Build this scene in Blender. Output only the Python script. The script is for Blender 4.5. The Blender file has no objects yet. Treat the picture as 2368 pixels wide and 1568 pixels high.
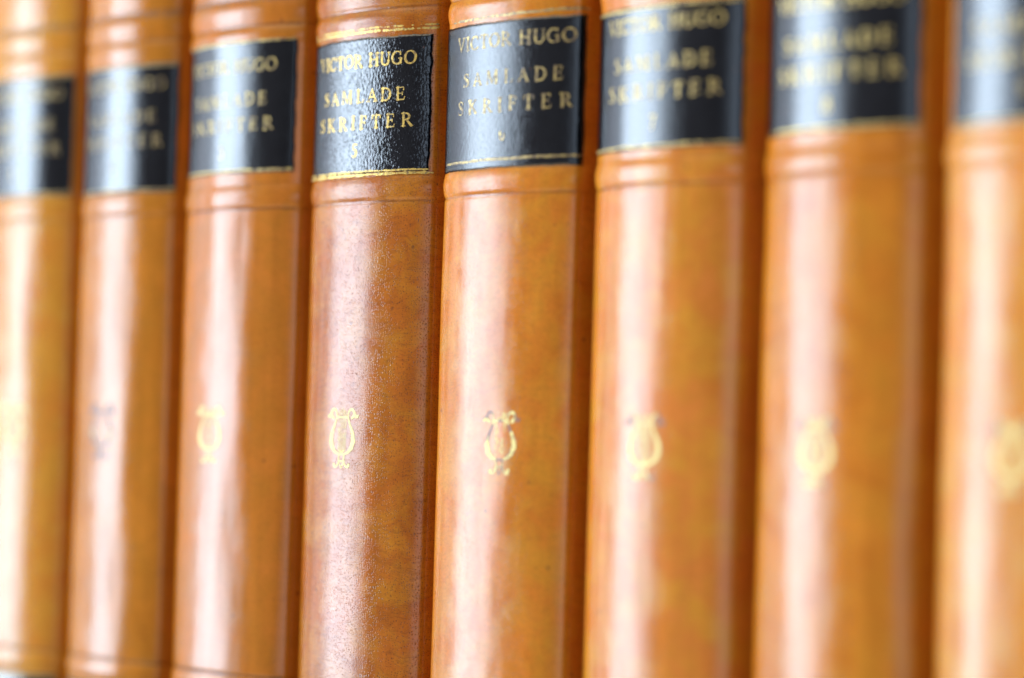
import bpy, math, random
import numpy as np
from mathutils import Matrix, Vector

S = bpy.context.scene
# ------------------------------------------------------------------ camera
TH, ROLL, PITCH, DIST, FPX, WPX = math.radians(43.0), math.radians(1.65), math.atan(236/7000), 0.50, 7000.0, 2367.0
fw = Vector((-math.cos(TH)*math.cos(PITCH), math.sin(TH)*math.cos(PITCH), math.sin(PITCH)))
r0 = fw.cross(Vector((0, 0, 1))).normalized(); u0 = r0.cross(fw)
rr = r0*math.cos(ROLL)+u0*math.sin(ROLL); uu = -r0*math.sin(ROLL)+u0*math.cos(ROLL)
cd = bpy.data.cameras.new('camera'); cam = bpy.data.objects.new('camera', cd); S.collection.objects.link(cam)
cam.matrix_world = Matrix(((rr.x, uu.x, -fw.x, -fw.x*DIST), (rr.y, uu.y, -fw.y, -fw.y*DIST), (rr.z, uu.z, -fw.z, -fw.z*DIST), (0, 0, 0, 1)))
cd.sensor_width = 36; cd.sensor_fit = 'HORIZONTAL'; cd.lens = FPX/WPX*36
cd.clip_start = 0.02; cd.clip_end = 60
cd.dof.use_dof = True; cd.dof.focus_distance = 0.520; cd.dof.aperture_fstop = 6.2
S.camera = cam
# ------------------------------------------------------------------ room light (world) and window panes
W = bpy.data.worlds.new('World'); S.world = W; W.use_nodes = True
wt = W.node_tree; bg = wt.nodes['Background']; bg.inputs[1].default_value = 1.0
# a bright room: pale ceiling, warm floor, darker walls, lighter towards the window side
_tc = wt.nodes.new('ShaderNodeTexCoord'); _sx = wt.nodes.new('ShaderNodeSeparateXYZ'); wt.links.new(_tc.outputs['Generated'], _sx.inputs[0])
_rz = wt.nodes.new('ShaderNodeValToRGB'); _mz = wt.nodes.new('ShaderNodeMath'); _mz.operation = 'MULTIPLY_ADD'; _mz.inputs[1].default_value = .5; _mz.inputs[2].default_value = .5
wt.links.new(_sx.outputs[2], _mz.inputs[0]); wt.links.new(_mz.outputs[0], _rz.inputs[0])
FLOOR, WALL, CEIL = (.98, .76, .50, 1), (.085, .085, .095, 1), (1.12, 1.0, .78, 1)
_e = _rz.color_ramp.elements; _e[0].position, _e[0].color = .22, FLOOR; _e[1].position, _e[1].color = .84, CEIL
for _p in (.33, .70):
    _x = _e.new(_p); _x.color = WALL
_lf = wt.nodes.new('ShaderNodeVectorMath'); _lf.operation = 'DOT_PRODUCT'; wt.links.new(_tc.outputs['Generated'], _lf.inputs[0]); _lf.inputs[1].default_value = (-.97, -.24, 0)
_gain = wt.nodes.new('ShaderNodeMapRange'); wt.links.new(_lf.outputs['Value'], _gain.inputs[0])
_gain.inputs[1].default_value, _gain.inputs[2].default_value, _gain.inputs[3].default_value, _gain.inputs[4].default_value = -.22, .92, .05, 3.7
_vm = wt.nodes.new('ShaderNodeVectorMath'); _vm.operation = 'SCALE'; wt.links.new(_rz.outputs[0], _vm.inputs[0]); wt.links.new(_gain.outputs[0], _vm.inputs['Scale'])
wt.links.new(_vm.outputs[0], bg.inputs[0])
def pane(name, az, wdeg, zc, h, dist, rad, col):
    ld = bpy.data.lights.new(name, 'AREA'); ld.shape = 'RECTANGLE'
    w = 2*dist*math.tan(math.radians(wdeg/2)); ld.size = w; ld.size_y = h
    ld.energy = rad*math.pi*w*h            # watts for the wanted radiance
    ld.color = col
    o = bpy.data.objects.new(name, ld); S.collection.objects.link(o)
    a = math.radians(az); o.location = (-0.03+dist*math.sin(a), -dist*math.cos(a), zc)
    d = Vector((-0.03, 0, zc))-o.location
    o.rotation_euler = d.to_track_quat('-Z', 'Y').to_euler()
    return o
pane('window_light_main', -53.5, 19, 0.10, 1.35, 2.5, 14.5, (0.66, 0.81, 0.98))
pane('window_light_side', -74, 8, 0.10, 1.35, 2.5, 3.2, (0.70, 0.82, 1.0))
pane('window_light_far', 10, 15, 0.10, 1.3, 2.8, 1.7, (0.62, 0.78, 1.0))
S.view_settings.view_transform = 'Standard'; S.view_settings.look = 'None'
S.view_settings.exposure = 0.33; S.view_settings.gamma = 1.0
try: S.view_settings.use_curve_mapping = False
except Exception: pass
# ------------------------------------------------------------------ helpers
def mesh_obj(name, V, F, mat, parent=None, uv=None, smooth=True):
    me = bpy.data.meshes.new(name)
    V = np.asarray(V, dtype=np.float64)
    me.from_pydata(V.tolist(), [], F if isinstance(F, list) else F.tolist()); me.update()
    if uv is not None:
        l = me.uv_layers.new(name='UVMap')
        idx = np.zeros(len(me.loops), dtype=np.int32); me.loops.foreach_get('vertex_index', idx)
        l.data.foreach_set('uv', np.asarray(uv, dtype=np.float32)[idx].ravel())
    if smooth: me.shade_smooth()
    me.materials.append(mat)
    o = bpy.data.objects.new(name, me); S.collection.objects.link(o)
    if parent: o.parent = parent
    return o
def grid_faces(nu, nv, off=0):
    i = np.arange(nu-1)[:, None]*nv+np.arange(nv-1)[None, :]
    i = i.ravel()+off
    return np.stack([i, i+nv, i+nv+1, i+1], 1)
def vnoise(x, y, seed, wrap=997):
    """smooth value noise in -1..1"""
    xi = np.floor(x).astype(np.int64); yi = np.floor(y).astype(np.int64)
    fx = x-xi; fy = y-yi; fx = fx*fx*(3-2*fx); fy = fy*fy*(3-2*fy)
    def h(a, b):
        n = (a*374761393+b*668265263+seed*974634777) & 0x7fffffff
        n = ((n ^ (n >> 13))*1274126177) & 0x7fffffff
        return ((n ^ (n >> 16)) & 0xffff)/32767.5-1
    return (h(xi, yi)*(1-fx)+h(xi+1, yi)*fx)*(1-fy)+(h(xi, yi+1)*(1-fx)+h(xi+1, yi+1)*fx)*fy
def sm(x): x = np.clip(x, 0, 1); return x*x*(3-2*x)
def bump(z, c, hw, p=1.0): return (np.cos(np.pi*np.clip((z-c)/hw, -1, 1))*.5+.5)**p

MM = 0.001
ZB, ZT = -103.0, 78.0        # foot and head of a volume, mm
def profile(z, k=1.0):
    """how far the leather stands out (mm) along the height: raised bands and blind-tooled grooves"""
    r = k*(0.34*bump(z, 26.4, 2.5, .8)+0.30*bump(z, 55.9, 2.0, .8)+0.36*bump(z, 60.4, 2.6, .8)
        + 0.32*bump(z, -63.1, 2.3, .8)+0.5*bump(z, -82.5, 2.3, .7)+0.5*bump(z, 75.5, 2.0, .7))
    for c, dep, w in ((24.2, .20, .40), (28.7, .08, .35), (57.9, .20, .4), (63.0, .10, .5), (-60.8, .30, .4), (-85.0, .25, .4), (73.2, .2, .4)):
        r -= dep*bump(z, c, w)
    return r

class Spine:
    """plan of the spine: a shallow bow between two corners, then turning steeply back to the boards"""
    def __init__(s, i, X0, a, yaw, dr=0.45, n=2.15, band=1.0, wob=1.0):
        s.i, s.X0, s.a, s.yaw, s.band, s.wob = i, X0, a, math.radians(yaw), band, wob
        A = 1.12*a; xc = .93*a
        x = np.linspace(-xc, xc, 1001); y = dr*A*(1-(1-(np.abs(x)/A)**n)**(1/n)); yc = y[-1]
        k = np.linspace(0, 1, 60)[1:]; xs = xc+(a-xc)*k; ys = yc+.33*a*k
        yb = ys[-1]+np.linspace(0, .012, 41)[1:]; xb = np.full(40, a)
        x = np.concatenate([-xb[::-1], -xs[::-1], x, xs, xb]); y = np.concatenate([yb[::-1], ys[::-1], y, ys, yb])
        q = np.concatenate([[0], np.cumsum(np.hypot(np.diff(x), np.diff(y)))]); q -= np.interp(0, x[80:-80], q[80:-80])
        g_ = np.arange(q[0], q[-1], .00005); X = np.interp(g_, q, x); Y = np.interp(g_, q, y)
        w = np.exp(-.5*(np.arange(-30, 31)*.05/.45)**2); w /= w.sum()
        s.x = np.convolve(X, w, 'valid'); s.y = np.convolve(Y, w, 'valid'); s.y -= s.y.min(); s.S = g_[30:-30]*1e3
        s.d = yc; s.yj = yc+.33*a
        h = len(s.S)//2
        s.sj = float(np.interp(s.yj, s.y[h:], s.S[h:])); s.smax = min(s.S[-1], s.sj+5.5)
    def sec(s, u):
        return np.interp(u, s.S, s.x), np.interp(u, s.S, s.y)
    def at(s, u, z, off, smoothing=0.0):
        """u, z in mm, off in mm above the leather; local coordinates in metres"""
        u = np.asarray(u, float); z = np.asarray(z, float)
        x, y = s.sec(u); x1, y1 = s.sec(u+.35); x0, y0 = s.sec(u-.35)
        tx, ty = x1-x0, y1-y0; L = np.hypot(tx, ty)+1e-12; nx, ny = ty/L, -tx/L
        lf = s.wob*(0.10*vnoise(u/7+3.3, z/26+s.i*7.7, 11+s.i)+0.025*vnoise(u/4.1, z/11+s.i*3.1, 23+s.i)+0.006*vnoise(u/1.5, z/3.7, 41+s.i))
        fade = sm((s.sj-2.0-np.abs(u))/2.5)
        flat = 1-smoothing
        r = profile(z, s.band)*flat*(0.25+.75*fade)+lf*(0.35+.65*fade)*(1-.55*smoothing)+off
        # head and foot roll in slightly
        r = r-0.8*sm((z-(ZT-1.6))/1.6)-0.8*sm(((ZB+1.6)-z)/1.6)
        # hollow joint beside the spine
        r = r-0.35*bump(np.abs(u), s.sj+1.3, 1.6)
        X = x+nx*r*MM; Y = y+ny*r*MM
        c, sn = math.cos(s.yaw), math.sin(s.yaw)
        Yc = Y-s.d
        return np.stack([X*c-Yc*sn, X*sn+Yc*c+s.d, z*MM], -1)

# ------------------------------------------------------------------ materials
def nodes(name):
    m = bpy.data.materials.new(name); m.use_nodes = True; nt = m.node_tree
    b = nt.nodes['Principled BSDF']
    return m, nt, b
def N(nt, typ, **kw):
    n = nt.nodes.new(typ)
    for k, v in kw.items():
        if k in n.inputs.keys(): n.inputs[k].default_value = v
        else: setattr(n, k, v)
    return n
def polish(nt, b, rough, ior, normal=None, gain=None):
    """waxed leather: diffuse body under a smooth glaze with a crisp-shouldered (Beckmann) reflection"""
    b.inputs['Specular IOR Level'].default_value = 0.0
    gl = nt.nodes.new('ShaderNodeBsdfGlossy'); gl.distribution = 'BECKMANN'
    fr = nt.nodes.new('ShaderNodeFresnel'); fr.inputs['IOR'].default_value = ior
    mx = nt.nodes.new('ShaderNodeMixShader')
    if isinstance(rough, float): gl.inputs['Roughness'].default_value = rough
    else: nt.links.new(rough, gl.inputs['Roughness'])
    if normal is not None: nt.links.new(normal, gl.inputs['Normal']); nt.links.new(normal, fr.inputs['Normal'])
    fo = fr.outputs[0]
    if gain is not None: fo = math_(nt, 'MULTIPLY', fo, gain)
    nt.links.new(fo, mx.inputs[0]); nt.links.new(b.outputs[0], mx.inputs[1]); nt.links.new(gl.outputs[0], mx.inputs[2])
    out = [n for n in nt.nodes if n.type == 'OUTPUT_MATERIAL'][0]
    nt.links.new(mx.outputs[0], out.inputs['Surface'])
def mix(nt, fac, a, b, typ='MIX'):
    m = nt.nodes.new('ShaderNodeMix'); m.data_type = 'RGBA'; m.blend_type = typ
    for sock, val in ((m.inputs[0], fac), (m.inputs[6], a), (m.inputs[7], b)):
        if isinstance(val, (int, float)): sock.default_value = val
        elif isinstance(val, tuple): sock.default_value = val
        else: nt.links.new(val, sock)
    return m.outputs[2]
def ramp(nt, fac, stops):
    r = nt.nodes.new('ShaderNodeValToRGB'); nt.links.new(fac, r.inputs[0])
    e = r.color_ramp.elements
    e[0].position, e[0].color = stops[0][0], stops[0][1]
    e[1].position, e[1].color = stops[-1][0], stops[-1][1]
    for p, c in stops[1:-1]:
        x = e.new(p); x.color = c
    return r.outputs[0]
def math_(nt, op, a, b=None, c=None):
    m = nt.nodes.new('ShaderNodeMath'); m.operation = op
    for i, v in enumerate((a, b, c)):
        if v is None: continue
        if isinstance(v, (int, float)): m.inputs[i].default_value = v
        else: nt.links.new(v, m.inputs[i])
    return m.outputs[0]
def g(v): return (v, v, v, 1)

def leather(name, seed, colA, colB, colC, rough, grain=1.0, pores=1.0, groove=1.0, lowgroove=1.0):
    """tan calf; coordinates are the spine's own millimetres (UV: u along the curve, v up the book)"""
    m, nt, b = nodes(name)
    tc = N(nt, 'ShaderNodeUVMap'); uv = tc.outputs[0]
    mp = N(nt, 'ShaderNodeMapping'); nt.links.new(uv, mp.inputs[0]); mp.inputs[1].default_value = (seed*37.1, seed*91.7, seed*5.3)
    P = mp.outputs[0]
    n1 = N(nt, 'ShaderNodeTexNoise', Scale=0.085, Detail=5.0, Roughness=0.6, Distortion=0.8); nt.links.new(P, n1.inputs[0])
    n2 = N(nt, 'ShaderNodeTexNoise', Scale=0.17, Detail=4.0, Roughness=0.6, Distortion=0.4); nt.links.new(P, n2.inputs[0])
    n3 = N(nt, 'ShaderNodeTexNoise', Scale=2.2, Detail=4.0, Roughness=0.65); nt.links.new(P, n3.inputs[0])
    st = N(nt, 'ShaderNodeMapping'); nt.links.new(P, st.inputs[0]); st.inputs[3].default_value = (0.35, 0.03, 1)
    n4 = N(nt, 'ShaderNodeTexNoise', Scale=1.0, Detail=3.0); nt.links.new(st.outputs[0], n4.inputs[0])
    f1 = ramp(nt, n1.outputs[0], [(.36, g(0)), (.64, g(1))])
    f2 = ramp(nt, n2.outputs[0], [(.40, g(0)), (.66, g(1))])
    c = mix(nt, f1, colA, colB)
    c = mix(nt, math_(nt, 'MULTIPLY', f2, .78), c, colC)
    f4 = ramp(nt, n4.outputs[0], [(.35, g(.90)), (.7, g(1.08))])
    c = mix(nt, 1.0, c, f4, 'MULTIPLY')
    f3 = ramp(nt, n3.outputs[0], [(.3, g(.86)), (.7, g(1.1))])
    c = mix(nt, 1.0, c, f3, 'MULTIPLY')
    # small dark specks and rubs
    v0 = N(nt, 'ShaderNodeTexVoronoi', Scale=0.16); nt.links.new(P, v0.inputs[0])
    sp = ramp(nt, v0.outputs['Distance'], [(.035, g(1)), (.075, g(0))])
    c = mix(nt, math_(nt, 'MULTIPLY', sp, .5), c, (.045, .02, .02, 1))
    # hair pores: strings of pits running across the spine
    wn = N(nt, 'ShaderNodeTexNoise', Scale=0.16, Detail=2.0); nt.links.new(P, wn.inputs[0])
    warp = N(nt, 'ShaderNodeVectorMath', operation='MULTIPLY_ADD'); nt.links.new(wn.outputs[1], warp.inputs[0]); warp.inputs[1].default_value = (2.0, 5.0, 0); nt.links.new(P, warp.inputs[2])
    pm = N(nt, 'ShaderNodeMapping'); nt.links.new(warp.outputs[0], pm.inputs[0]); pm.inputs[3].default_value = (1.9, 2.5, 1)
    vo = N(nt, 'ShaderNodeTexVoronoi', Scale=1.0, Randomness=0.6); nt.links.new(pm.outputs[0], vo.inputs[0])
    pit = ramp(nt, vo.outputs['Distance'], [(.10, g(0)), (.34, g(1))])
    pd = ramp(nt, vo.outputs['Distance'], [(.06, g(1)), (.26, g(0))])
    c = mix(nt, math_(nt, 'MULTIPLY', pd, .62*pores), c, (.07, .025, .015, 1))
    # transverse creases
    cm = N(nt, 'ShaderNodeMapping'); nt.links.new(warp.outputs[0], cm.inputs[0]); cm.inputs[3].default_value = (0.12, 0.8, 1)
    cn = N(nt, 'ShaderNodeTexNoise', Scale=1.0, Detail=3.0, Distortion=0.5); nt.links.new(cm.outputs[0], cn.inputs[0])
    cr = ramp(nt, math_(nt, 'ABSOLUTE', math_(nt, 'SUBTRACT', cn.outputs[0], .5)), [(0.0, g(0)), (.025, g(1))])
    crc = math_(nt, 'MULTIPLY', math_(nt, 'SUBTRACT', 1.0, cr), .18*pores)
    c = mix(nt, crc, c, (.09, .03, .015, 1))
    # blind-tooled lines burnt dark along the bands
    sep = N(nt, 'ShaderNodeSeparateXYZ'); nt.links.new(uv, sep.inputs[0]); v = sep.outputs[1]
    wv = math_(nt, 'MULTIPLY_ADD', n2.outputs[0], .5, -.25)
    vv = math_(nt, 'ADD', v, wv)
    tot = None
    for cz, w, k in ((24.2, .34, groove), (57.9, .34, groove*.9), (-60.8, .38, lowgroove), (-85, .3, .6), (73.2, .3, .5), (28.9, .2, .35*groove)):
        d = math_(nt, 'ABSOLUTE', math_(nt, 'SUBTRACT', vv, cz))
        l = math_(nt, 'MULTIPLY', math_(nt, 'SUBTRACT', 1.0, math_(nt, 'SMOOTH_MIN', math_(nt, 'DIVIDE', d, w), 1.0, .3)), k)
        l = math_(nt, 'MAXIMUM', l, 0.0)
        tot = l if tot is None else math_(nt, 'MAXIMUM', tot, l)
    edge_ = math_(nt, 'LESS_THAN', math_(nt, 'ABSOLUTE', sep.outputs[0]), 16.6)
    tot = math_(nt, 'MULTIPLY', tot, math_(nt, 'MULTIPLY_ADD', edge_, .8, .2))
    tw = math_(nt, 'MULTIPLY', tot, ramp(nt, n1.outputs[0], [(.35, g(.35)), (.6, g(1.0))]))
    c = mix(nt, tw, c, (.05, .018, .02, 1))
    nt.links.new(c, b.inputs['Base Color'])
    # height
    h = math_(nt, 'MULTIPLY', pit, .55*grain)
    h = math_(nt, 'ADD', h, math_(nt, 'MULTIPLY', cr, .12*grain))
    fn = N(nt, 'ShaderNodeTexNoise', Scale=1.6, Detail=6.0, Roughness=.6); nt.links.new(P, fn.inputs[0])
    h = math_(nt, 'ADD', h, math_(nt, 'MULTIPLY', fn.outputs[0], .30))
    bp = N(nt, 'ShaderNodeBump', Strength=0.8); bp.inputs['Distance'].default_value = 0.00003
    nt.links.new(h, bp.inputs['Height']); nt.links.new(bp.outputs[0], b.inputs['Normal'])
    ro = ramp(nt, n2.outputs[0], [(.3, g(rough+.01)), (.7, g(rough+.10))])
    b.inputs['Roughness'].default_value = .6
    gn = ramp(nt, math_(nt, 'MULTIPLY_ADD', n2.outputs[0], .5, math_(nt, 'MULTIPLY', n4.outputs[0], .5)), [(.36, g(.76)), (.58, g(1.0))])
    polish(nt, b, ro, 1.50, bp.outputs[0], gn)
    return m

def label_leather(name, seed, grain, fine, rough=.15):
    m, nt, b = nodes(name)
    tc = N(nt, 'ShaderNodeUVMap')
    mp = N(nt, 'ShaderNodeMapping'); nt.links.new(tc.outputs[0], mp.inputs[0]); mp.inputs[1].default_value = (seed*13.7, seed*7.9, seed)
    P = mp.outputs[0]
    n0 = N(nt, 'ShaderNodeTexNoise', Scale=.35, Detail=5.0); nt.links.new(P, n0.inputs[0])
    c = ramp(nt, n0.outputs[0], [(.3, (.0015, .002, .004, 1)), (.72, (.005, .0065, .010, 1))])
    # scuffs where the surface has rubbed down to brown
    v0 = N(nt, 'ShaderNodeTexVoronoi', Scale=0.22); nt.links.new(P, v0.inputs[0])
    sp = ramp(nt, v0.outputs['Distance'], [(.03, g(1)), (.06, g(0))])
    c = mix(nt, math_(nt, 'MULTIPLY', sp, .6), c, (.14, .06, .035, 1))
    nt.links.new(c, b.inputs['Base Color'])
    pm = N(nt, 'ShaderNodeMapping'); nt.links.new(P, pm.inputs[0]); pm.inputs[3].default_value = (2.0, 1.25, 1)
    wn = N(nt, 'ShaderNodeTexNoise', Scale=1.3, Detail=2.0); nt.links.new(P, wn.inputs[0])
    warp = N(nt, 'ShaderNodeVectorMath', operation='MULTIPLY_ADD'); nt.links.new(wn.outputs[1], warp.inputs[0]); warp.inputs[1].default_value = (1.2, 1.2, 0); nt.links.new(pm.outputs[0], warp.inputs[2])
    vo = N(nt, 'ShaderNodeTexVoronoi', Scale=1.25, feature='SMOOTH_F1'); vo.inputs['Smoothness'].default_value = .6; nt.links.new(warp.outputs[0], vo.inputs[0])
    fn = N(nt, 'ShaderNodeTexNoise', Scale=2.6, Detail=5.0, Roughness=.6); nt.links.new(P, fn.inputs[0])
    h = math_(nt, 'ADD', math_(nt, 'MULTIPLY', vo.outputs['Distance'], -1.5*grain), math_(nt, 'MULTIPLY', fn.outputs[0], fine))
    bp = N(nt, 'ShaderNodeBump', Strength=0.9); bp.inputs['Distance'].default_value = 0.00005
    nt.links.new(h, bp.inputs['Height']); nt.links.new(bp.outputs[0], b.inputs['Normal'])
    b.inputs['Roughness'].default_value = .6
    polish(nt, b, rough, 1.66, bp.outputs[0])
    return m

def foil(name, seed, col, dark, amount, rough=.40, metal=.55):
    """stamped gold leaf, rubbed thin in places"""
    m, nt, b = nodes(name)
    tc = N(nt, 'ShaderNodeUVMap')
    n0 = N(nt, 'ShaderNodeTexNoise', Scale=1.7, Detail=5.0, Roughness=.7); nt.links.new(tc.outputs[0], n0.inputs[0])
    f = ramp(nt, n0.outputs[0], [(amount, g(1)), (amount+.16, g(0))])
    c = mix(nt, f, col, dark); nt.links.new(c, b.inputs['Base Color'])
    met = math_(nt, 'MULTIPLY_ADD', f, -.8*metal, metal); nt.links.new(met, b.inputs['Metallic'])
    b.inputs['Roughness'].default_value = rough
    n1 = N(nt, 'ShaderNodeTexNoise', Scale=3.0, Detail=3.0); nt.links.new(tc.outputs[0], n1.inputs[0])
    bp = N(nt, 'ShaderNodeBump', Strength=0.7); bp.inputs['Distance'].default_value = 0.00008
    nt.links.new(n1.outputs[0], bp.inputs['Height']); nt.links.new(bp.outputs[0], b.inputs['Normal'])
    return m
def plain(name, col, rough, scale=300.0):
    m, nt, b = nodes(name)
    tc = N(nt, 'ShaderNodeTexCoord'); n0 = N(nt, 'ShaderNodeTexNoise', Scale=scale, Detail=4.0); nt.links.new(tc.outputs['Object'], n0.inputs[0])
    f = ramp(nt, n0.outputs[0], [(.3, g(.8)), (.7, g(1.1))])
    nt.links.new(mix(nt, 1.0, col, f, 'MULTIPLY'), b.inputs['Base Color']); b.inputs['Roughness'].default_value = rough
    return m

M_paper = plain('paper_edges', (.62, .52, .36, 1), .8, 900)
M_impress = plain('blind_impression', (.085, .055, .048, 1), .45, 600)
M_press = plain('pale_impression', (.27, .115, .06, 1), .4, 600)
M_wood = None
def wood():
    m, nt, b = nodes('shelf_wood')
    tc = N(nt, 'ShaderNodeTexCoord'); mp = N(nt, 'ShaderNodeMapping'); nt.links.new(tc.outputs['Object'], mp.inputs[0]); mp.inputs[3].default_value = (1.5, 22, 22)
    n0 = N(nt, 'ShaderNodeTexNoise', Scale=3.0, Detail=8.0, Distortion=1.2); nt.links.new(mp.outputs[0], n0.inputs[0])
    nt.links.new(ramp(nt, n0.outputs[0], [(.3, (.16, .07, .03, 1)), (.7, (.30, .15, .07, 1))]), b.inputs['Base Color'])
    b.inputs['Roughness'].default_value = .4
    return m
M_wood = wood()

# ------------------------------------------------------------------ stamped shapes: signed distance field -> mesh
def seg_sdf(X, Y, p, q, ra, rb):
    px, py = p; dx, dy = q[0]-px, q[1]-py; L2 = dx*dx+dy*dy+1e-12
    t = np.clip(((X-px)*dx+(Y-py)*dy)/L2, 0, 1)
    return (ra+(rb-ra)*t)-np.hypot(X-px-t*dx, Y-py-t*dy)      # positive inside
def arc(cx, cy, rx, ry, a0, a1, thick, thin, n=14, tilt=0.0):
    """elliptic stroke, heavy on the flanks and fine at top and foot: list of (x, y, halfwidth)"""
    out = []
    for k in range(n+1):
        a = math.radians(a0+(a1-a0)*k/n)
        w = thin+(thick-thin)*abs(math.cos(a-tilt))**1.6
        out.append((cx+rx*math.cos(a), cy+ry*math.sin(a), w))
    return out
T, t_ = .098, .046      # half widths of heavy and fine strokes, cap height = 1
def ser(x, y, w=.15, h=.028): return [(x-w, y, h), (x+w, y, h)]
def stem(x, w=T, y0=.03, y1=.97): return [(x, y0, w), (x, y1, w)]
def vser(x, y0, y1): return [(x, y0, .03), (x, y1, .045)]
GL = {
 'I': (.36, [stem(.18), ser(.18, .03), ser(.18, .97)]),
 'V': (.84, [[(.13, .97, T), (.44, .04, .06)], [(.72, .97, t_), (.44, .04, t_)], ser(.13, .97), ser(.72, .97, .12)]),
 'C': (.82, [arc(.46, .5, .38, .47, 52, 308, T, t_), vser(.70, .98, .74), [(.70, .13, t_), (.78, .22, .025)]]),
 'T': (.76, [stem(.38), ser(.38, .03), [(.05, .96, .036), (.71, .96, .036)], vser(.05, .96, .76), vser(.71, .96, .76)]),
 'O': (.92, [arc(.46, .5, .38, .47, 0, 360, T, t_, 24, .15)]),
 'R': (.82, [stem(.17), ser(.17, .03), ser(.12, .97, .1), [(.17, .96, t_), (.36, .96, t_)], arc(.34, .73, .22, .23, 90, -90, T*.95, t_, 10), [(.17, .50, t_), (.36, .50, t_)], [(.36, .50, .06), (.70, .06, T)], ser(.74, .03, .08)]),
 'H': (.92, [stem(.17), stem(.73), ser(.17, .03), ser(.17, .97), ser(.73, .03), ser(.73, .97), [(.17, .51, t_), (.73, .51, t_)]]),
 'U': (.88, [[(.17, .97, T), (.17, .36, T)], arc(.45, .36, .28, .33, 180, 360, T, t_+.01, 12), [(.73, .97, .05), (.73, .36, .05)], ser(.17, .97), ser(.73, .97, .12)]),
 'G': (.92, [arc(.46, .5, .38, .47, 52, 318, T, t_), vser(.71, .98, .74), stem(.74, T*.95, .12, .44), ser(.72, .45, .14)]),
 'S': (.62, [[(.50, .80, .025), (.47, .90, .03), (.38, .96, .034), (.28, .97, .036), (.17, .92, .05), (.12, .82, .07), (.14, .71, .085), (.25, .60, .095), (.38, .50, .10), (.49, .38, .09), (.52, .26, .08), (.48, .12, .055), (.38, .045, .038), (.27, .03, .034), (.16, .06, .032), (.09, .16, .028)], vser(.51, .98, .76), [(.085, .02, .03), (.085, .22, .028)]]),
 'A': (.88, [[(.13, .04, t_), (.43, .97, t_)], [(.43, .97, .05), (.73, .06, T)], [(.24, .36, t_), (.63, .36, t_)], ser(.12, .03, .12), ser(.74, .03, .14)]),
 'M': (1.16, [[(.15, .97, t_), (.12, .04, t_)], [(.19, .96, T*.9), (.53, .05, .05)], [(.53, .05, t_), (.86, .95, t_)], [(.87, .97, T), (.90, .04, T)], ser(.13, .03, .11), ser(.90, .03, .14), ser(.14, .97, .09), ser(.88, .97, .10)]),
 'L': (.72, [stem(.17), ser(.17, .97), [(.08, .035, .034), (.62, .035, .036)], [(.62, .03, .03), (.66, .24, .028)]]),
 'D': (.90, [stem(.17), [(.07, .965, t_), (.40, .965, t_)], [(.07, .035, t_), (.40, .035, t_)], arc(.38, .5, .38, .465, 90, -90, T, t_, 14)]),
 'E': (.76, [stem(.17), [(.07, .965, .034), (.58, .965, .034)], [(.17, .51, .03), (.50, .51, .03)], [(.07, .035, .034), (.62, .035, .036)], vser(.59, .97, .78), vser(.50, .60, .41), [(.62, .03, .03), (.67, .24, .028)]]),
 'F': (.68, [stem(.17), ser(.17, .03), [(.07, .965, .034), (.58, .965, .034)], [(.17, .50, .03), (.48, .50, .03)], vser(.59, .97, .77), vser(.48, .60, .40)]),
 'K': (.86, [stem(.17), ser(.17, .03), ser(.17, .97), [(.22, .48, t_), (.66, .95, t_)], [(.33, .57, .06), (.70, .06, T)], ser(.68, .97, .11), ser(.74, .03, .11)]),
 '1': (.4, [stem(.2), ser(.2, .03), [(.2, .96, .05), (.06, .86, .03)]]),
 '2': (.7, [[(.10, .76, .06), (.16, .90, .05), (.32, .97, .04), (.48, .90, .07), (.53, .74, .085), (.46, .56, .07), (.28, .32, .045), (.08, .06, .04)], [(.08, .05, .06), (.58, .05, .06)], [(.58, .05, .04), (.62, .22, .03)]]),
 '3': (.66, [[(.10, .84, .05), (.20, .95, .04), (.34, .96, .05), (.46, .86, .08), (.45, .69, .08), (.30, .56, .04), (.22, .54, .03)], [(.26, .55, .035), (.42, .50, .06), (.52, .34, .09), (.48, .14, .075), (.32, .03, .045), (.16, .04, .045), (.08, .13, .06)]]),
 '5': (.66, [[(.18, .97, .045), (.54, .97, .06)], [(.17, .97, .03), (.13, .55, .03)], [(.13, .55, .035), (.28, .62, .045), (.44, .56, .075), (.53, .36, .09), (.47, .15, .075), (.32, .03, .045), (.16, .04, .045), (.08, .12, .06)]]),
 '6': (.7, [[(.52, .95, .03), (.34, .88, .045), (.20, .70, .07), (.13, .45, .085), (.14, .25, .085), (.22, .09, .06), (.36, .03, .04), (.48, .10, .06), (.55, .27, .08), (.50, .46, .06), (.37, .55, .04), (.22, .48, .035), (.14, .36, .035)]]),
 '7': (.66, [[(.08, .95, .055), (.58, .95, .055)], [(.08, .95, .03), (.07, .76, .028)], [(.58, .95, .04), (.42, .60, .06), (.28, .06, .085)]]),
 '8': (.68, [arc(.34, .74, .20, .22, 0, 360, .075, .035, 18), arc(.34, .27, .25, .25, 0, 360, .085, .035, 18)]),
 '9': (.7, [[(.14, .05, .03), (.34, .12, .045), (.48, .30, .07), (.55, .55, .085), (.54, .75, .085), (.46, .91, .06), (.33, .97, .04), (.20, .90, .06), (.13, .73, .08), (.18, .54, .06), (.31, .45, .04), (.46, .52, .035), (.54, .64, .035)]]),
 ' ': (.45, []),
}
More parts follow.
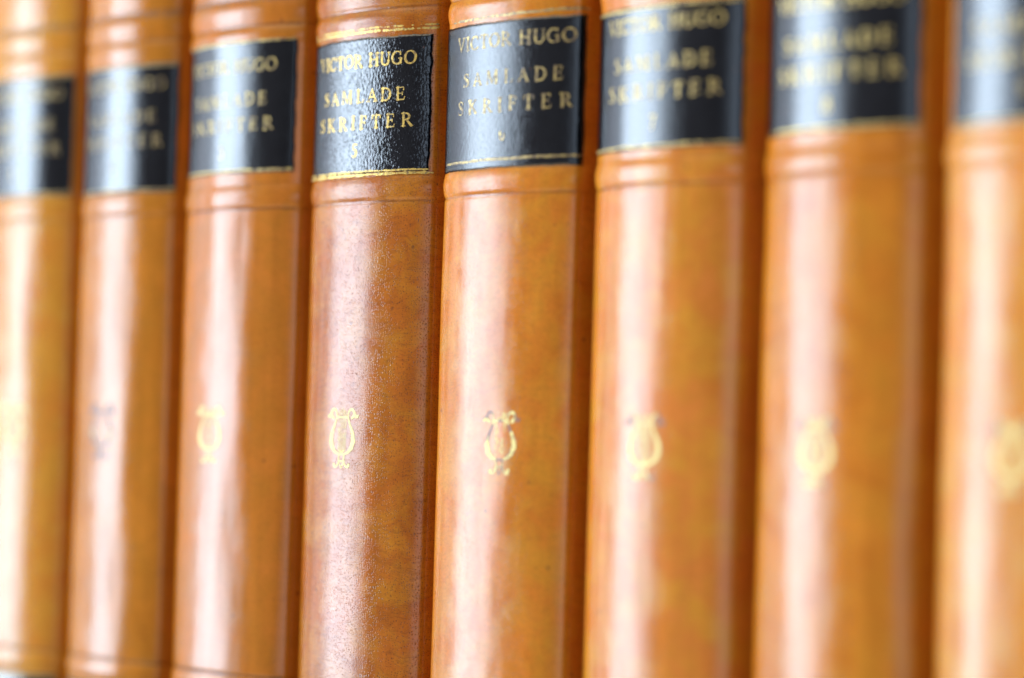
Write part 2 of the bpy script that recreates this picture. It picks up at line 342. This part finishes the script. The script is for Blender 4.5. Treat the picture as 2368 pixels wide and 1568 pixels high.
def text_strokes(txt, u0, u1, z, cap, rng=None, space=.10):
    adv = [GL[c][0] for c in txt]; tot = sum(adv)
    sx, gap = 1.0, 0.0
    if len(txt) > 1:
        sx = min(1.27, ((u1-u0)/cap-.07*(len(txt)-1))/tot); gap = ((u1-u0)/cap-tot*sx)/(len(txt)-1)
    out = []; x = 0.0
    for c, a in zip(txt, adv):
        jz = rng.uniform(-.05, .05) if rng else 0
        for st in GL[c][1]:
            out.append([(u0+(x+px*sx)*cap, z+jz+py*cap, w*cap) for px, py, w in st])
        x += a*sx+gap
    return out
def sdf_mesh(strokes, step, wear=None, pad=.35):
    """union of strokes rasterised by marching squares -> verts (u, z), faces"""
    allp = [p for s in strokes for p in s]
    x0 = min(p[0]-p[2] for p in allp)-pad; x1 = max(p[0]+p[2] for p in allp)+pad
    y0 = min(p[1]-p[2] for p in allp)-pad; y1 = max(p[1]+p[2] for p in allp)+pad
    nx, ny = int((x1-x0)/step)+2, int((y1-y0)/step)+2
    gx = x0+np.arange(nx)*step; gy = y0+np.arange(ny)*step
    F = np.full((nx, ny), -9.0)
    for s in strokes:
        for (ax, ay, aw), (bx, by, bw) in zip(s[:-1], s[1:]):
            m = max(aw, bw)+pad
            i0 = max(0, int((min(ax, bx)-m-x0)/step)); i1 = min(nx, int((max(ax, bx)+m-x0)/step)+2)
            j0 = max(0, int((min(ay, by)-m-y0)/step)); j1 = min(ny, int((max(ay, by)+m-y0)/step)+2)
            X, Y = np.meshgrid(gx[i0:i1], gy[j0:j1], indexing='ij')
            F[i0:i1, j0:j1] = np.maximum(F[i0:i1, j0:j1], seg_sdf(X, Y, (ax, ay), (bx, by), aw, bw))
    if wear is not None:
        X, Y = np.meshgrid(gx, gy, indexing='ij'); F = F-wear(X, Y)
    inside = F > 0
    V, Fc, cache = [], [], {}
    def vid(key, x, y):
        k = cache.get(key)
        if k is None: k = cache[key] = len(V); V.append((x, y))
        return k
    cnt = inside[:-1, :-1].astype(int)+inside[1:, :-1]+inside[1:, 1:]+inside[:-1, 1:]
    for i, j in zip(*np.nonzero(cnt)):
        cs = [(i, j), (i+1, j), (i+1, j+1), (i, j+1)]; poly = []
        for k in range(4):
            a, b_ = cs[k], cs[(k+1) % 4]; fa, fb = F[a], F[b_]
            if fa > 0: poly.append(vid(a, gx[a[0]], gy[a[1]]))
            if (fa > 0) != (fb > 0):
                tt = fa/(fa-fb); key = (a, b_) if a < b_ else (b_, a)
                poly.append(vid(key, gx[a[0]]+(gx[b_[0]]-gx[a[0]])*tt, gy[a[1]]+(gy[b_[1]]-gy[a[1]])*tt))
        if len(poly) >= 3: Fc.append(poly)
    return np.array(V), Fc
def stamp(name, sp, strokes, off, mat, parent, step=.06, wear=None, smoothing=0.0):
    V, F = sdf_mesh(strokes, step, wear)
    if len(F) == 0: return None
    P = sp.at(V[:, 0], V[:, 1], off, smoothing)
    return mesh_obj(name, P, F, mat, parent, uv=V)

# lyre ornament, drawn in millimetres about its own centre
def lyre_strokes(uc, zc, sx=1.0):
    def m(pts, flip=1): return [(uc+flip*sx*x, zc+y, w) for x, y, w in pts]
    arm = [(0, -3.05, .12), (.75, -3.02, .15), (1.85, -2.65, .28), (2.7, -1.85, .42), (3.15, -.8, .48), (3.08, .2, .40), (2.68, 1.2, .29), (2.12, 2.2, .20), (1.68, 3.1, .15), (1.6, 3.9, .14), (1.85, 4.55, .17), (2.35, 4.85, .20), (2.95, 4.72, .22), (3.3, 4.2, .24), (3.15, 3.65, .24), (2.65, 3.35, .24)]
    leaf = [(3.3, 4.1, .22), (3.75, 3.6, .28), (4.15, 3.5, .16), (4.35, 3.85, .10)]
    out = []
    for f in (1, -1):
        out += [m(arm, f), m(leaf, f)]
        out.append(m([(.72, -3.05, .14), (.74, -4.3, .14)], f))
        out.append(m([(.74, -4.3, .14), (1.0, -4.9, .15), (1.45, -5.25, .18), (1.95, -5.2, .22), (2.1, -4.85, .26)], f))
        out.append(m([(.74, -4.35, .10), (0, -5.45, .10)], f))
    out.append(m([(-1.5, 3.45, .12), (1.5, 3.45, .12)])); out.append(m([(-.7, -4.25, .10), (.7, -4.25, .10)]))
    for k in range(5):
        x = (k-2)*.5
        out.append(m([(x, 3.45, .19), (x, 3.46, .19)]))
        out.append(m([(x, 3.4, .062), (x*.95, -2.2, .062)]))
        out.append(m([(x*.95, -2.2, .06), (0, -2.95, .06)]))
        out.append(m([(x, 3.5, .06), (x, 4.55+.45*(2-abs(k-2))*.5, .05)]))
    return out

# ------------------------------------------------------------------ shelf
def box(name, x0, x1, y0, y1, z0, z1, mat, parent=None, bev=0.0):
    V = [(x, y, z) for x in (x0, x1) for y in (y0, y1) for z in (z0, z1)]
    F = [[0, 1, 3, 2], [4, 6, 7, 5], [0, 4, 5, 1], [2, 3, 7, 6], [0, 2, 6, 4], [1, 5, 7, 3]]
    o = mesh_obj(name, V, F, mat, parent, smooth=False)
    if bev:
        b = o.modifiers.new('bevel', 'BEVEL'); b.width = bev; b.segments = 3
    return o
sh = box('shelf', -.75, .75, -.035, .22, ZB*MM-.022, ZB*MM-.0002, M_wood, bev=.002); sh['kind'] = 'structure'
bk = box('shelf_back', -.75, .75, .222, .234, ZB*MM, .24, M_wood, bev=.001); bk['kind'] = 'structure'

# ------------------------------------------------------------------ books
BOOKS = [
 # X, a: place and half thickness (m); yaw; d: numeral; lr, lt, lb: label edge, top, bottom (mm); tu, tz: shift of the lettering; lyre: its shift
 dict(X=-.1489, a=.0188, yaw=-2, d='1', lr=17.3, lt=53.3, lb=29.2, tu=.9, tz=-.3, lyre=3.4, edge=1),
 dict(X=-.1134, a=.0166, yaw=0, d='2', lr=15.7, lt=53.3, lb=28.6, tu=-.9, tz=-.5, lyre=-1.9, edge=1),
 dict(X=-.0780, a=.0188, yaw=0, d='3', lr=16.1, lt=55.4, lb=30.8, tu=-1.9, tz=.7, lyre=-3.3, edge=1),
 dict(X=-.0410, a=.0182, yaw=0, d='5', lr=16.1, lt=53.0, lb=29.2, tu=-.7, tz=-.9, lyre=-2.0, edge=0),
 dict(X=-.0049, a=.0180, yaw=0, dr=.38, d='6', lr=17.7, lt=53.2, lb=28.5, tu=1.2, tw=1.07, tz=.1, lyre=2.7, edge=2),
 dict(X=.0316, a=.0185, yaw=-1.5, d='7', lr=16.8, lt=52.9, lb=29.9, tu=-.3, tz=0, lyre=-.3, edge=1),
 dict(X=.0681, a=.0179, yaw=-2.5, d='8', lr=15.8, lt=53.6, lb=30.7, tu=-.5, tz=.5, lyre=-1.1, edge=1),
 dict(X=.1048, a=.0188, yaw=0, d='9', lr=15.5, lt=53.4, lb=30.0, tu=-.9, tz=.4, lyre=-1.5, edge=1),
]
tan = [  # each volume's calf has its own tone:  red tan, honey, yellow tan
 ((.68, .25, .030, 1), (.68, .31, .034, 1), (.70, .34, .038, 1), .16),
 ((.64, .235, .022, 1), (.52, .185, .014, 1), (.54, .21, .016, 1), .16),
 ((.62, .205, .026, 1), (.54, .185, .018, 1), (.50, .185, .016, 1), .17),
 ((.50, .145, .017, 1), (.41, .120, .012, 1), (.54, .215, .016, 1), .17),
 ((.68, .225, .026, 1), (.58, .185, .016, 1), (.64, .28, .022, 1), .17),
 ((.68, .225, .040, 1), (.60, .205, .026, 1), (.66, .30, .028, 1), .17),
 ((.66, .235, .022, 1), (.54, .175, .014, 1), (.60, .245, .018, 1), .17),
 ((.70, .25, .044, 1), (.66, .27, .040, 1), (.68, .34, .045, 1), .17),
]
LABELS = [
 'tan leather volume numbered 1, leftmost of the row, very blurred, palest highlight',
 'tan leather volume numbered 2, its lyre rubbed dark grey instead of gold',
 'tan leather volume numbered 3, with a dark tooled line under its blue-black label',
 'sharply focused tan leather volume numbered 5, coarsely crackled black label, bright gold lyre',
 'tan leather volume numbered 6, its numeral and gilt lyre partly worn away',
 'tan leather volume numbered 7, its gold lyre darkened at the tips',
 'blurred tan leather volume numbered 8, between volume 7 and the rightmost book',
 'tan leather volume numbered 9, rightmost, cut off by the edge of the picture',
]
GOLD = (.62, .47, .15, 1)
def make_book(i, B):
    rng = random.Random(i*17+3); nr = np.random.RandomState(i+5)
    sp = Spine(i, B['X'], B['a']*.988, B['yaw'], B.get('dr', .45), wob={3: .8, 2: 1.3}.get(i, 1.0))
    cA, cB, cC, ro = tan[i]
    root = bpy.data.objects.new('leather_book', None); S.collection.objects.link(root)
    root.location = (B['X'], 0, 0); root.empty_display_size = .01
    root['label'] = LABELS[i]; root['category'] = 'book'; root['group'] = 'leather bound volumes standing in a row'
    ML = leather('tan_calf_%d' % i, i+1, cA, cB, cC, ro, grain={3: 1.35, 2: .6, 4: .9}.get(i, .8), pores={3: 1.5, 4: .8}.get(i, .6), groove={2: 1.0, 3: .55, 1: .6, 4: .6, 5: .8, 6: .3, 7: .2, 0: .5}[i], lowgroove={0: .9, 1: .8, 2: 1.0}.get(i, .9))
    MK = label_leather('black_morocco_%d' % i, i+1, {3: .8, 4: .32, 2: .2}.get(i, .15), {3: .5, 4: .8}.get(i, .6), .17)
    # --- spine
    us = np.linspace(-sp.smax+.4, sp.smax-.4, 230); zs = np.concatenate([np.arange(ZB, ZT, .33), [ZT]])
    U, Z = np.meshgrid(us, zs, indexing='ij')
    P = sp.at(U, Z, 0.0).reshape(-1, 3)
    F = grid_faces(len(us), len(zs))
    mesh_obj('spine', P, F, ML, root, uv=np.stack([U.ravel(), Z.ravel()], 1))
    # --- boards and text block
    a, d = sp.a, sp.yj
    for sx in (-1, 1):
        xo = sx*(a-.0004)
        bo = box('cover_board', min(xo, xo-sx*.0028), max(xo, xo-sx*.0028), d+.0035, d+.125, ZB*MM, ZT*MM, ML, root, .0006)
    box('page_block', -a+.0034, a-.0034, .0095, d+.121, (ZB+3.5)*MM, (ZT-3.5)*MM, M_paper, root, .0005)
    # --- labels: a thin skiver of black leather pasted on
    def label(name, zb, zt, lr, jag):
        n_u, n_z = 150, int((zt-zb)/.22)+2
        uu_ = np.linspace(-lr-.6, lr, n_u); zz = np.linspace(zb, zt, n_z)
        U, Z = np.meshgrid(uu_, zz, indexing='ij'); U = U.copy(); Z = Z.copy()
        eu = sm((np.abs((U-(-.3))/(lr+.3))-.93)/.07)*np.sign(U); ez = sm((np.abs((Z-(zb+zt)/2)/((zt-zb)/2))-.93)/.07)*np.sign(Z-(zb+zt)/2)
        U += eu*jag*(.30*vnoise(Z/1.6, Z*0+i, 71+i)+.16*vnoise(Z/.45, Z*0+i, 77+i))
        Z += ez*jag*(.22*vnoise(U/2.0, U*0+i, 81+i)+.12*vnoise(U/.5, U*0+i, 87+i))
        edge = np.zeros_like(U); edge[0] = edge[-1] = 1; edge[:, 0] = edge[:, -1] = 1
        e2 = np.zeros_like(U); e2[1] = e2[-2] = 1; e2[:, 1] = e2[:, -2] = 1; e2[edge > 0] = 0
        off = np.where(edge > 0, -.10, np.where(e2 > 0, .13, .17))
        # first inner ring sits almost on top of the rim so that the edge is a real cut step
        U[1] = U[0]+.03; U[-2] = U[-1]-.03; Z[:, 1] = Z[:, 0]+.03; Z[:, -2] = Z[:, -1]-.03
        P = sp.at(U, Z, off, 0.65).reshape(-1, 3)
        return mesh_obj(name, P, grid_faces(n_u, n_z), MK, root, uv=np.stack([U.ravel(), Z.ravel()], 1))
    jag = .55 if i == 3 else .35
    lb = label('title_label', B['lb'], B['lt'], B['lr'], jag)
    l2 = label('lower_label', -80.5, -65.6, B['lr'], .4)
    # --- gilding
    amount = {3: .36, 4: .44, 0: .44, 1: .46, 2: .42, 5: .40, 6: .36, 7: .42}[i]
    MG = foil('gold_leaf_%d' % i, i, (.68, .47, .11, 1) if i == 3 else GOLD, (.16, .11, .06, 1), amount)
    def wear(k, sc=1.6, amp=.09, bias=.0, holes=()):
        def f(X, Y):
            w = bias+amp*np.maximum(0, vnoise(X*sc+i*9.1, Y*sc, 101+i+k))+amp*.5*vnoise(X*sc*3.3, Y*sc*3.3, 131+i+k)
            for hx, hz, hr in holes: w = w+np.clip((hr-np.hypot(X-hx, Y-hz))*3, 0, 2)
            return w
        return f
    tu, tz, tw = B['tu'], B['tz'], B.get('tw', 1.0)
    st = []
    st += text_strokes('VICTOR HUGO', -12.2*tw+tu, 13.9*tw+tu, 48.75+tz, 2.32, rng)
    st += text_strokes('SAMLADE', -10.1*tw+tu, 11.9*tw+tu, 42.55+tz, 2.28, rng)
    st += text_strokes('SKRIFTER', -11.5*tw+tu, 13.5*tw+tu, 37.9+tz, 2.34, rng)
    dg = text_strokes(B['d'], -.75+tu, .8+tu, 33.0+tz, 2.3)
    holes = []
    if i == 4: holes = [(1.75, 35.3, 1.1), (1.25, 34.5, .42), (-2.7, 48.9, .5), (2.4, 42.4, .5), (-3.7, 42.9, .35)]
    if i == 3: holes = [(-1.5, 32.7, .28), (-11.6, 48.6, .3)]
    stamp('lettering', sp, st+dg, .205, MG, lb, .065, wear(1, 1.4, {1: .08, 4: .06}.get(i, .04), -.02, holes), .65)
    # gilt rules
    def rule(zc, hw, off, smth, parent, u0, u1, slope=0, dbl=False, k=0, am=.5):
        n = 60; xs = np.linspace(u0, u1, n)
        rows = [(0, hw)] if not dbl else [(.36, hw*.62), (-.22, hw)]
        strokes = [[(x, zc+o+slope*(x/15)+.05*float(vnoise(np.array([x/4.0]), np.array([0.0]), 200+i+k)[0]), w) for x in xs] for o, w in rows]
        stamp('gilt_rule', sp, strokes, off, MG, parent, .085, wear(5+k, .9, hw*am, -.01), smth)
    R = B['lr']+.7
    if B['edge'] == 0:
        rule(54.25, .22, .03, 0, root, -R, R+.2, 0, True, 0, 1.1)
        rule(29.15, .24, .22, .55, root, -R, R+.1, 0, True, 1, .7)
    elif B['edge'] == 2:
        rule(54.15, .20, .03, 0, root, -14, R-.2, .10, False, 0, .7)
        rule(30.0, .20, .215, .65, lb, -15, B['lr']-.3, .10, False, 1, .4)
    else:
        rule(B['lt']-.45, .20, .215, .65, lb, -B['lr']+.3, B['lr']-.3, 0, False, 0, .8)
        rule(B['lb']+.5, .20, .215, .65, lb, -B['lr']+.3, B['lr']-.3, 0, False, 1, .9)
    rule(-66.2, .2, .215, .65, l2, -B['lr']+.3, B['lr']-.3, 0, False, 2, .7)
    rule(-79.9, .2, .215, .65, l2, -B['lr']+.3, B['lr']-.3, 0, False, 3, .7)
    # hatched roll above the upper band
    hat = []
    for x in np.arange(-R+.5, R-.4, 1.05):
        hat.append([(x, 62.55, .13), (x+.45, 63.35, .20)])
    hat.append([(-R+.3, 62.35, .07), (R-.3, 62.35, .07)])
    stamp('tooled_roll', sp, hat, .03, M_impress if i in (1, 0, 2, 6) else MG, root, .1, wear(9, 1.2, .05), 0)
    # lyre: dark blind impression with the gold over it
    ly = lyre_strokes(B['lyre'], -16.95)
    im = [[(x, z, w+min(.085, w*.45)) for x, z, w in s] for s in ly if min(p[2] for p in s) > .07]
    im_o = stamp('lyre_ornament', sp, im, .015, M_impress if i == 1 else M_press, root, .075, wear(12, 2.0, .03))
    if i == 4: gw = wear(13, .55, .30, -.02, [(B['lyre'], -20.0, .9), (B['lyre'], -14.0, .8), (B['lyre']-2.3, -15.2, 1.1), (B['lyre']+1.9, -14.9, .8), (B['lyre'], -12.4, .55), (B['lyre']+4, -13.2, .7)])
    elif i == 1: gw = wear(13, .7, .30, .34)
    elif i in (5, 6, 7): gw = wear(13, .9, .08, -.05, [(B['lyre']-3.5, -12.8, 1.3), (B['lyre']+3.6, -12.9, 1.3), (B['lyre']+2.2, -22, .8)])
    else: gw = wear(13, 1.2, .05, -.01)
    MG2 = foil('gold_leaf_lyre_%d' % i, i+20, (.82, .72, .28, 1), (.4, .3, .12, 1), .30, .50, .22)
    stamp('gilding', sp, ly, .045, MG2, im_o, .06, gw)
    return root
for i, B in enumerate(BOOKS):
    make_book(i, B)
